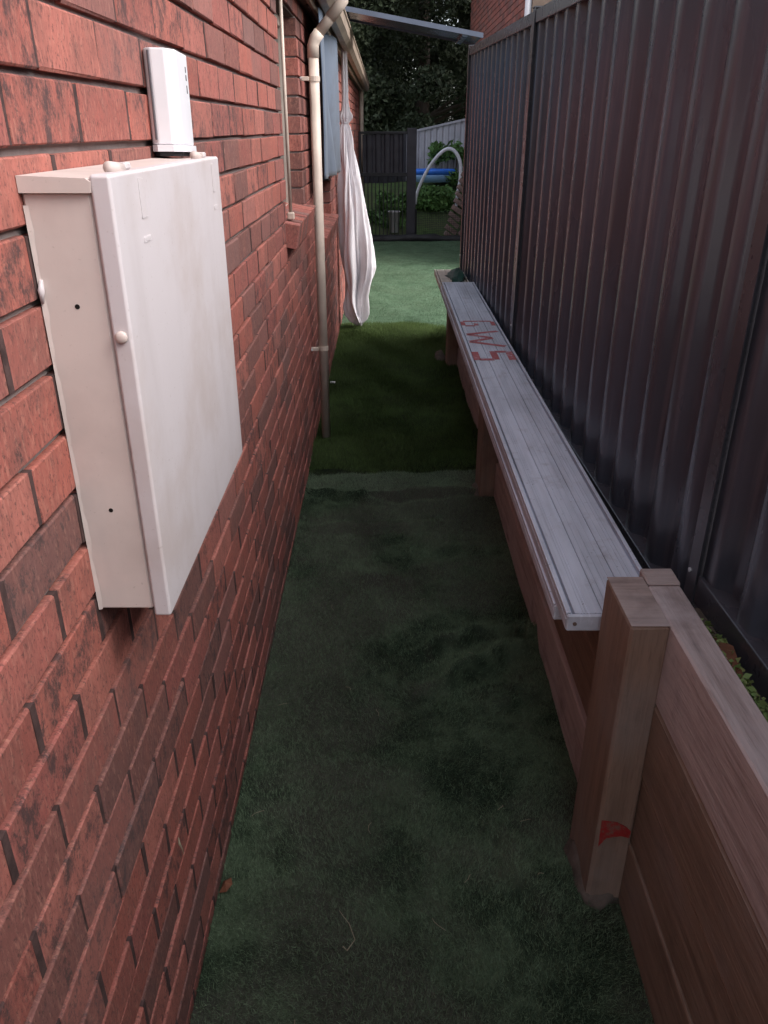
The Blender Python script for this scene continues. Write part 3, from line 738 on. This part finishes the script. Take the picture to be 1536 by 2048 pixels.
tag(b.build("dead_leaf", M['leaf']), "orange dead leaf in the gap between sleeper wall and fence", "leaf")

# ------------------------------------------------------------------ charcoal steel fence on the right
FA = Vector((.788, 1.664)); FD = Vector((-.0187, 1.0)).normalized(); FN = Vector((-FD.y, FD.x))   # FN points to the alley (-x)
SEG = 2.68
def fp(s_, n_, z): q = FA + FD * s_ + FN * n_; return (q.x, q.y, z)
def ftop(s_): return 2.222 + .0236 * s_
fence = thing("steel_fence", "tall charcoal ribbed steel fence standing behind the sleeper wall", "fence", (.76, 1.664, .75))
def Fp(o): o.location = -Vector(fence.location); return o
def fbox(s0, s1, n0, n1, z0a, z1a, z0b, z1b, name, mat, c=.003):
    b = MB()
    q = [fp(s0, n0, z0a), fp(s0, n1, z0a), fp(s0, n1, z1a), fp(s0, n0, z1a), fp(s1, n0, z0b), fp(s1, n1, z0b), fp(s1, n1, z1b), fp(s1, n0, z1b)]
    b.add(q, [(0, 1, 2, 3), (4, 5, 6, 7), (0, 1, 5, 4), (1, 2, 6, 5), (2, 3, 7, 6), (3, 0, 4, 7)])
    o = Fp(b.build(name, mat, fence)); md = o.modifiers.new("bev", 'BEVEL'); md.width = c; md.segments = 2; return o
FB = .775
for k in range(-2, 2):
    FB = .775 if k < 0 else .625
    s0, s1 = k * SEG, (k + 1) * SEG
    # profile
    prof = []; s_ = s0 + .008; pit = .192
    unit = [(0, 0), (.060, 0), (.068, .003), (.078, .012), (.088, .026), (.096, .033), (.104, .036), (.152, .036), (.160, .033), (.168, .024), (.178, .010), (.186, .003)]
    while s_ < s1 - .008:
        for (a, n_) in unit:
            if s_ + a < s1 - .006: prof.append((s_ + a, n_ - .018))
        s_ += pit
    V = []; nz = 2
    for (a, n_) in prof: V += [fp(a, n_, FB + .02), fp(a, n_, ftop(a) - .02)]
    for (a, n_) in prof: V += [fp(a, n_ - .0012, FB + .02), fp(a, n_ - .0012, ftop(a) - .02)]
    L = len(prof); F = []
    for i in range(L - 1):
        F.append((2 * i, 2 * i + 1, 2 * i + 3, 2 * i + 2)); F.append((2 * L + 2 * i, 2 * L + 2 * i + 2, 2 * L + 2 * i + 3, 2 * L + 2 * i + 1))
    b = MB(); b.add(V, F); me = b.mesh("panel", M['fence'], True)
    Fp(link("panel", me, fence))
    fbox(s0 + .026, s1 - .026, -.026, .030, FB - .03, FB + .045, FB - .03, FB + .045, "bottom_rail", M['rail'])
    fbox(s0 + .026, s1 - .026, -.026, .030, ftop(s0) - .05, ftop(s0) + .004, ftop(s1) - .05, ftop(s1) + .004, "top_rail", M['rail'])
for k in range(-1, 3):
    s0 = k * SEG; zt = ftop(s0) + .012; zb = .5
    b = MB()   # H-section: two flanges and a web, the sheets slide in between
    for (sa, sb, na, nb_) in ((-.026, .026, .0310, .0345), (-.026, .026, -.0345, -.0310), (-.0015, .0015, -.0310, .0310)):
        q = [fp(sa, na, zb), fp(sb, na, zb), fp(sb, nb_, zb), fp(sa, nb_, zb), fp(sa, na, zt), fp(sb, na, zt), fp(sb, nb_, zt), fp(sa, nb_, zt)]
        b.add(q, [(0, 1, 2, 3), (4, 5, 6, 7), (0, 1, 5, 4), (1, 2, 6, 5), (2, 3, 7, 6), (3, 0, 4, 7)])
    q = [fp(-.026 + s0 - s0, 0, 0)]
    b.v = [(x + FD.x * s0, y + FD.y * s0, z) for (x, y, z) in b.v]
    po = Fp(b.build("post", M['rail'], fence))
    b = MB(); qq = [fp(s0 - .028, -.037, zt + .0005), fp(s0 + .028, -.037, zt + .0005), fp(s0 + .028, .037, zt + .0005), fp(s0 - .028, .037, zt + .0005)]
    qq += [(x, y, z + .006) for x, y, z in qq]
    b.add(qq, [(0, 1, 2, 3), (4, 5, 6, 7), (0, 1, 5, 4), (1, 2, 6, 5), (2, 3, 7, 6), (3, 0, 4, 7)]); b.build("cap", M['rail'], po)
    b = MB(); b.tube([fp(s0 + .012, .0335, .815), fp(s0 + .012, .038, .815)], .006, 8); b.build("screw", M['screw'], po)

# ------------------------------------------------------------------ sheet roof across the alley, its prop, blue blind, white bundle
sr = thing("sheet_roof", "flat blue-grey roof sheet bridging from house gutter to fence top", "roof sheet", (.2, 7.5, 2.5))
def Sr(o): o.location = -Vector(sr.location); return o
xl, zl_, xr, zr = -.335, 2.612, .760, 2.430; ya, yb = 7.0, 7.62
V = []; NX = 24
b = MB()
def slab(y0, y1, z0, z1, name, mat, x_0=xl, x_1=xr):
    bb = MB(); f0 = zl_ + (zr - zl_) * (x_0 - xl) / (xr - xl); f1 = zl_ + (zr - zl_) * (x_1 - xl) / (xr - xl)
    bb.add([(x_0, y0, f0 + z0), (x_1, y0, f1 + z0), (x_1, y1, f1 + z0), (x_0, y1, f0 + z0), (x_0, y0, f0 + z1), (x_1, y0, f1 + z1), (x_1, y1, f1 + z1), (x_0, y1, f0 + z1)],
           [(0, 1, 2, 3), (4, 5, 6, 7), (0, 1, 5, 4), (1, 2, 6, 5), (2, 3, 7, 6), (3, 0, 4, 7)]); return Sr(bb.build(name, mat, sr))
slab(ya + .012, yb - .012, -.004, .004, "sheet", M['roofsheet'])
slab(ya, ya + .0115, -.016, .018, "front_edge", M['roofedge']); slab(yb - .0115, yb, -.016, .012, "back_edge", M['roofedge'])
slab(ya + .013, yb - .013, -.030, -.005, "bearer", M['roofsheet'], xl + .01, xl + .05); slab(ya + .013, yb - .013, -.030, -.005, "bearer", M['roofsheet'], xr - .16, xr - .12)
pp = MB(); pp.box(.705, .742, 7.50, 7.545, 0, 2.400, .003, .001); tag(pp.build("timber_post", M['oldwood']), "slim brown timber post propping the sheet roof beyond the fence end", "post")
# blue blind over the second window
bl = thing("window_blind", "dull blue cloth blind hanging over the window behind the downpipe", "blind", (-.365, 6.3, 2.36))
V = []; ny, nz_ = 44, 26
for j in range(nz_ + 1):
    for i in range(ny + 1):
        y = 4.85 + 2.15 * i / ny; q = j / nz_; zb = 1.530 - .022 * (y - 4.85); z = 2.36 + (zb - 2.36) * q
        x = -.362 + .016 * math.sin(i * .42) * (.4 + q) + .018 * math.sin(i * .21 + 1 + q * 2) + .02 * q - .055 * math.exp(-((i - 20 - 3 * q) / 3.2) ** 2)
        V.append((x, y, z))
F = [(j * (ny + 1) + i, j * (ny + 1) + i + 1, (j + 1) * (ny + 1) + i + 1, (j + 1) * (ny + 1) + i) for j in range(nz_) for i in range(ny)]
b = MB(); b.add(V, F); o = b.build("cloth", M['bluecloth'], bl, True); o.location = -Vector(bl.location)
md = o.modifiers.new("thick", 'SOLIDIFY'); md.thickness = .003
b = MB(); b.tube([(-.392, 4.82, 2.368), (-.392, 7.03, 2.368)], .012, 10); o = b.build("rod", M['rail'], bl, True); o.location = -Vector(bl.location)
b = MB(); b.tube([(-.359, 4.85, 1.530), (-.359, 7.00, 1.483)], .005, 8); o = b.build("hem", M['bluecloth'], bl, True); o.location = -Vector(bl.location)
# white bundled cloth, tied below the gutter
SEC = [(2.42, -.338, .022), (2.2, -.337, .025), (2.0, -.336, .026), (1.93, -.336, .036), (1.895, -.338, .058), (1.86, -.338, .054), (1.835, -.345, .028), (1.80, -.346, .046), (1.7, -.340, .064), (1.5, -.325, .078), (1.3, -.305, .098),
       (1.1, -.284, .118), (.9, -.262, .138), (.75, -.247, .150), (.62, -.240, .152), (.54, -.244, .140), (.45, -.256, .118), (.36, -.270, .104), (.27, -.276, .108), (.19, -.264, .094), (.13, -.246, .064), (.10, -.236, .030)]
import bisect
def sec(z):
    for (z0, c0, r0), (z1, c1, r1) in zip(SEC, SEC[1:]):
        if z1 <= z <= z0:
            t = (z0 - z) / (z0 - z1); return c0 + (c1 - c0) * t, r0 + (r1 - r0) * t
    return SEC[-1][1:]
V = []; nth, nzc = 120, 130
for j in range(nzc + 1):
    z = 2.42 - 2.32 * j / nzc; cx, rr = sec(z); rr *= 1.17; q = (2.42 - z) / 2.32
    for i in range(nth):
        th = 2 * math.pi * i / nth
        tw = th + .5 * math.sin(z * 2.3)
        f = .60 * math.sin(4 * tw + 2.1 * z + .8 * math.sin(4 * z)) + .45 * math.sin(7 * tw - 3.4 * z + 1 + math.sin(6 * z + 2 * th)) + .36 * math.sin(13 * tw + 2.2 * z + 1.2 * math.sin(4 * z)) + .2 * math.sin(21 * tw - 3 * z)
        amp = .31 + .07 * math.sin(z * 5) + .14 * max(0, 1 - abs(z - .35) / .3)
        k = 1 - amp + amp * math.copysign(abs(f) ** .7, f)
        ky = .85
        V.append((max(cx + math.cos(th) * rr * k, WX + .006), 7.65 + math.sin(th) * rr * ky * k, z + (.026 * math.sin(6 * th) + .036 * math.sin(3 * th + 1) + .012 * math.sin(13 * th)) * max(0, q - .8) * 4))
F = [(j * nth + i, j * nth + (i + 1) % nth, (j + 1) * nth + (i + 1) % nth, (j + 1) * nth + i) for j in range(nzc) for i in range(nth)] + [tuple(range(nth)), tuple(range(nzc * nth, (nzc + 1) * nth))]
wc = thing("cloth_bundle", "white cloth tied near its top and hanging in folds beside the brick wall", "cloth", (-.3, 7.65, 2.42))
b = MB(); b.add(V, F); o = b.build("cloth", M['whitecloth'], wc, True); o.location = -Vector(wc.location)
b = MB(); b.tube([(-.347 + .030 * math.cos(a), 7.65 + .026 * math.sin(a), 1.838 + .004 * math.sin(2 * a)) for a in [i * math.pi / 8 for i in range(17)]], .006, 6); o = b.build("tie", M['white'], wc, True); o.location = -Vector(wc.location)

# ------------------------------------------------------------------ far end: gate, netting, garden
def vsheet(root, name, x0, x1, y, z0, zt0, zt1, mat, pit=.19, dep=.03):
    V = []; pts = []; x = x0
    while x < x1:
        for a, n_ in ((0, 0), (.06, 0), (.085, dep), (.15, dep), (.175, 0)):
            if x + a <= x1: pts.append((x + a, n_))
        x += pit
    for (a, n_) in pts:
        t = (a - x0) / (x1 - x0); V += [(a, y - n_, z0), (a, y - n_, zt0 + (zt1 - zt0) * t)]
    F = [(2 * i, 2 * i + 1, 2 * i + 3, 2 * i + 2) for i in range(len(pts) - 1)]
    b = MB(); b.add(V, F); o = b.build(name, mat, root); o.location = -Vector(root.location)
    md = o.modifiers.new("thick", 'SOLIDIFY'); md.thickness = .002; return o
gate = thing("gate", "black metal gate with solid upper panel and vertical bars below", "gate", (.05, 14.52, 0))
def Gt(o): o.location = -Vector(gate.location); return o
vsheet(gate, "upper_panel", -.36, .37, 14.53, 1.12, 1.70, 1.73, M['gatepanel'], .15, .02)
b = MB(); b.box(-.40, .40, 14.49, 14.53, 1.06, 1.12, .004); Gt(b.build("mid_rail", M['gateblack'], gate))
b = MB(); b.box(-.40, .40, 14.49, 14.53, 1.71, 1.75, .004); Gt(b.build("top_rail", M['gateblack'], gate))
b = MB(); b.box(-.40, .40, 14.49, 14.53, .08, .12, .004); Gt(b.build("bottom_rail", M['gateblack'], gate))
b = MB(); b.box(-.425, -.385, 14.49, 14.53, .04, 1.75, .004); Gt(b.build("stile", M['gateblack'], gate))
for i in range(11):
    x = -.34 + i * .066; b = MB(); b.box(x - .008, x + .008, 14.50, 14.52, .12, 1.06, .002); Gt(b.build("bar", M['gateblack'], gate))
b = MB(); b.box(.385, .545, 14.47, 14.56, 0, 1.80, .006); Gt(b.build("gate_post", M['gatepanel'], gate))
nt = thing("netting", "black mesh netting strung low between the gate post and side fence", "netting", (1.0, 14.40, 0))
b = MB()
for i in range(34):
    x = .56 + i * .032; b.tube([(x, 14.40 + .01 * math.sin(i), .02), (x + .004 * math.sin(i * 2), 14.40 + .02 * math.sin(i * .6), .50 + .03 * math.sin(i * .5))], .0024, 4, False)
for j in range(16):
    z = .03 + j * .031; b.tube([(.56 + k * .11, 14.40 + .012 * math.sin(k + j), z + .012 * math.sin(k * .9 + j * .2)) for k in range(11)], .0024, 4, False)
o = b.build("mesh_net", M['gateblack'], nt); o.location = -Vector(nt.location)
b = MB(); b.tube([(.555, 14.40, 0), (.555, 14.40, .55)], .012, 8); o = b.build("stake", M['gateblack'], nt); o.location = -Vector(nt.location)
b = MB(); b.tube([(1.64, 14.40, 0), (1.64, 14.40, .55)], .012, 8); o = b.build("stake", M['gateblack'], nt); o.location = -Vector(nt.location)
b = MB(); b.tube([(-.42 + k * .13, 14.34 + .012 * math.sin(k * 1.3), .070 - .014 * math.sin(k * .6)) for k in range(18)], [.068 + .016 * math.sin(k * 2.1) for k in range(18)], 12)
tag(b.build("edging_roll", M['black'], None, True), "uneven black plastic roll lying along the far edge of turf", "edging")
gf = thing("grey_fence", "pale grey ribbed back fence beyond the garden", "fence", (2, 17.6, .6))
vsheet(gf, "panel", .3, 2.9, 17.6, .55, 1.68, 2.22, M['greyfence'], .12, .02)
b = MB(); b.add([(.3, 17.55, 1.66), (2.9, 17.55, 2.20), (2.9, 17.62, 2.20), (.3, 17.62, 1.66), (.3, 17.55, 1.70), (2.9, 17.55, 2.24), (2.9, 17.62, 2.24), (.3, 17.62, 1.70)], [(0, 1, 2, 3), (4, 5, 6, 7), (0, 1, 5, 4), (1, 2, 6, 5), (2, 3, 7, 6), (3, 0, 4, 7)])
o = b.build("top_rail", M['greyfence'], gf); o.location = -Vector(gf.location)
gf2 = thing("dark_fence", "dark back fence seen over the gate at the garden's left", "fence", (-1, 17.9, .6))
vsheet(gf2, "panel", -3.5, .47, 17.55, .55, 1.62, 1.70, M['gatepanel'], .19, .03)
# arch, tub, bucket, brick edging
A_ = [(.60, 16.0, .50), (.62, 15.98, .68), (.72, 15.97, .93), (.86, 15.96, 1.17), (1.0, 15.95, 1.34), (1.13, 15.94, 1.44), (1.24, 15.93, 1.45), (1.35, 15.92, 1.36), (1.42, 15.91, 1.18), (1.42, 15.90, .92), (1.38, 15.89, .70), (1.36, 15.88, .45)]
def smooth_path(P, n):
    out = []
    for i in range(len(P) - 1):
        p0, p1, p2, p3 = [Vector(P[max(0, min(len(P) - 1, k))]) for k in (i - 1, i, i + 1, i + 2)]
        for q in range(n):
            t = q / n; out.append(.5 * ((2 * p1) + (p2 - p0) * t + (2 * p0 - 5 * p1 + 4 * p2 - p3) * t * t + (3 * p1 - p0 - 3 * p2 + p3) * t ** 3))
    out.append(Vector(P[-1])); return out
b = MB(); sp_ = smooth_path(A_, 5); b.tube(sp_, [.027 + .006 * math.sin(k * .05) for k in range(len(sp_))], 10)
tag(b.build("tube_arch", M['tube'], None, True), "white bent tube arching over the green garden growth", "arch")
tb = thing("blue_tub", "bright blue plastic tub in front of the grey back fence", "tub", (.98, 16.9, .8))
b = MB(); n = 24
prof = [(.0, 0), (.36, 0), (.42, .20), (.43, .20), (.40, .20), (.34, .02), (0, .02)]
def lathe(mb_, prof, cx, cy, cz, n=24, sx=1, sy=1):
    vs2 = []
    for (r_, z) in prof:
        for k in range(n):
            a = 2 * math.pi * k / n; vs2.append((cx + r_ * sx * math.cos(a), cy + r_ * sy * math.sin(a), cz + z))
    mb_.add(vs2, [(i * n + k, i * n + (k + 1) % n, (i + 1) * n + (k + 1) % n, (i + 1) * n + k) for i in range(len(prof) - 1) for k in range(n)])
lathe(b, [(.001, 0), (.34, 0), (.40, .11), (.40, .13), (.37, .13), (.33, .02), (.001, .02)], 0, 0, .04, 24, 1.0, .6); b.build("tub", M['lightblue'], tb, True)
b = MB(); lathe(b, [(.39, .13), (.43, .15), (.44, .20), (.41, .23), (.37, .21), (.37, .14)], 0, 0, .045, 24, 1.0, .6); b.build("rim", M['blue'], tb, True)
bk = thing("bucket", "white plastic bucket behind the gate's bars", "bucket", (.18, 15.05, .0))
b = MB(); lathe(b, [(.001, .10), (.085, .10), (.105, .44), (.112, .44), (.112, .46), (.098, .46), (.08, .12), (.001, .12)], 0, 0, 0); b.build("pail", M['white'], bk, True)
b = MB(); b.tube([(.11 * math.cos(a), -.02 - .02 * math.sin(a), .445 + .05 * math.sin(a) * .4 - .0) for a in [math.pi * i / 10 for i in range(11)]], .004, 6); b.build("handle", M['black'], bk, True)
random.seed(61)
ed = thing("brick_edging", "leaning stepped row of weathered bricks climbing beside the fence end", "brick edging", (1.3, 14.8, 0))
EB = MB(); EB.box(-.115, .115, -.055, .055, -.038, .038, .004, .002); em = EB.mesh("brick", M['edgebrick']); a = em.attributes.new("local_co", 'FLOAT_VECTOR', 'POINT'); a.data.foreach_set("vector", np.array([(v.co.y, v.co.x, v.co.z) for v in em.vertices], np.float32).ravel())
for k in range(10):
    o = link("brick", em, ed, (-.13 + .035 * k + random.uniform(-.015, .015), .06 * k, .06 + .105 * k)); o.rotation_euler = (random.uniform(-.1, .1), R(38 + random.uniform(-6, 6)), random.uniform(-.15, .15))
    if k < 9:
        o = link("brick", em, ed, (.10 + .028 * k, .06 * k + .01, .05 + .105 * k)); o.rotation_euler = (random.uniform(-.1, .1), R(-48 + random.uniform(-6, 6)), random.uniform(-.1, .1))

def leaves(name, centers, radii, n, size, mat, parent=None, seedv=1, squash=.8):
    r = np.random.default_rng(seedv); k = r.integers(0, len(centers), n); c = np.array(centers)[k]; R_ = np.array(radii)[k]
    d = r.normal(size=(n, 3)); d /= np.linalg.norm(d, axis=1)[:, None]; P = c + d * (R_ * r.random(n) ** .45)[:, None] * np.array([1, 1, squash])
    s_ = size * r.uniform(.5, 1.3, n); A = r.normal(size=(n, 3)); A /= np.linalg.norm(A, axis=1)[:, None]
    Bq = np.cross(A, r.normal(size=(n, 3))); Bq /= np.linalg.norm(Bq, axis=1)[:, None]
    V = np.stack([P - A * s_[:, None], P + Bq * s_[:, None] * .45, P + A * s_[:, None], P - Bq * s_[:, None] * .45], 1).reshape(-1, 3)
    return tri_soup(name, V, np.arange(4 * n).reshape(-1, 4), mat, parent)
def shrub(x, y, z, rr, n, label, seedv, size=.05):
    t = thing("shrub", label, "shrub", (x, y, z), "green growth in the back garden")
    rs = np.random.default_rng(seedv); cs = [(rs.uniform(-rr, rr), rs.uniform(-rr, rr) * .6, rs.uniform(.05, .8) * rr) for _ in range(14)]
    leaves("foliage", cs, [rr * .42] * 14, n, size, M['shrub'], t, seedv)
    b = MB(); b.tube([(0, 0, -.1), (.02, 0, rr * .5)], [.02, .008], 6); b.build("stem", M['bark'], t)
shrub(1.10, 16.15, .38, .42, 2600, "bright green bush under the white arch", 71)
shrub(1.62, 16.8, .80, .35, 1500, "green bush at the right foot of the grey back fence", 72)
shrub(-.12, 15.7, .15, .42, 2200, "green bush behind the gate's bars, left of the bucket", 73)
shrub(.36, 16.1, .30, .38, 1600, "green bush behind the gate post, right of the bucket", 74)
shrub(1.45, 17.3, 1.1, .42, 1400, "tall loose bush covering the right end of the grey back fence", 75, .06)
def tree(x, y, h, rad, label, seedv, n):
    t = thing("tree", label, "tree", (x, y, 0), "dark trees behind the back fence")
    rs = np.random.default_rng(seedv); b = MB()
    b.tube([(0, 0, .2), (.1, 0, h * .3), (.05, .1, h * .6), (0, 0, h * .9)], [.22, .17, .11, .03], 10)
    cs = []; rd = []
    for k in range(90):
        q = rs.random(); z = 1.4 + (h - 1.6) * q; lim = rad * (1.0 if q < .55 else (1 - (q - .55) / .5)) + .2
        a = rs.uniform(0, 2 * math.pi); rr = lim * math.sqrt(rs.uniform(.15, 1)); c = (math.cos(a) * rr, math.sin(a) * rr, z)
        cs.append(c); rd.append(rs.uniform(.45, .95) * rad * .36)
        if k % 4 == 0: b.tube([(.05, .03, max(.8, z - .7)), (c[0] * .55, c[1] * .55, z - .25), c], [.06, .035, .012], 5)
    b.build("trunk", M['bark'], t); leaves("crown", cs, rd, n, .065, M['treeleaf'], t, seedv, .75)
tree(-2.6, 21.5, 9.0, 2.9, "dark dense tree behind the house's far corner", 81, 60000)
tree(.9, 22.5, 9.5, 2.9, "dark dense tree straight beyond the gate", 82, 110000)
tree(4.6, 23.5, 9.0, 2.8, "dark dense tree hidden mostly behind the side fence", 83, 45000)
tree(-.6, 27.0, 10.0, 3.4, "farther dark tree filling the gap between the nearer crowns", 84, 100000)

tree(2.4, 29.0, 11.0, 3.6, "farthest dark tree behind the grey back fence, right of centre", 85, 100000)
tree(-3.6, 31.0, 11.0, 3.6, "farthest dark tree behind the house roof line, left of centre", 86, 40000)

# ------------------------------------------------------------------ neighbour's brick house beyond the fence
nh = thing("neighbour_house", "orange brick neighbouring house showing over the fence top", "house", (1.8, 11.2, 0))
AV = []; AF = []; AL = []; nb = 0; random.seed(91)
for n_ in range(28, 62):
    for k in range(0, 33):
        y = .12 + .24 * k + (.12 if n_ % 2 else 0); co, fs = VCO[random.randrange(10)]
        cc = co * np.array([-1, 1, 1], np.float32); 
        AV.append(cc + np.array([0 + random.uniform(-.002, .002), y, (n_ + .5) * .086], np.float32)); AL.append(co); AF += [tuple(j + nb for j in f) for f in fs]; nb += len(co)
o = stuff(poly_mesh("brick_courses", np.concatenate(AV), AF, M['neigh'], np.concatenate(AL), nh))
b = MB(); b.box(.0095, 4, .02, 8.0, -.02, 5.36); b.build("wall", M['mortar'], nh)
b = MB(); b.box(-.02, 4.05, -.05, .0, -.02, 5.3, .004); b.build("end_wall", M['soffit'], nh)
b = MB(); b.tube([(-.05, .03, 0), (-.05, .03, 5.25)], .045, 12); b.build("corner_pipe", M['white'], nh, True)
b = MB(); b.box(-.35, 4.2, -.2, 8.2, 5.37, 5.5, .01); b.build("roof", M['tile'], nh)
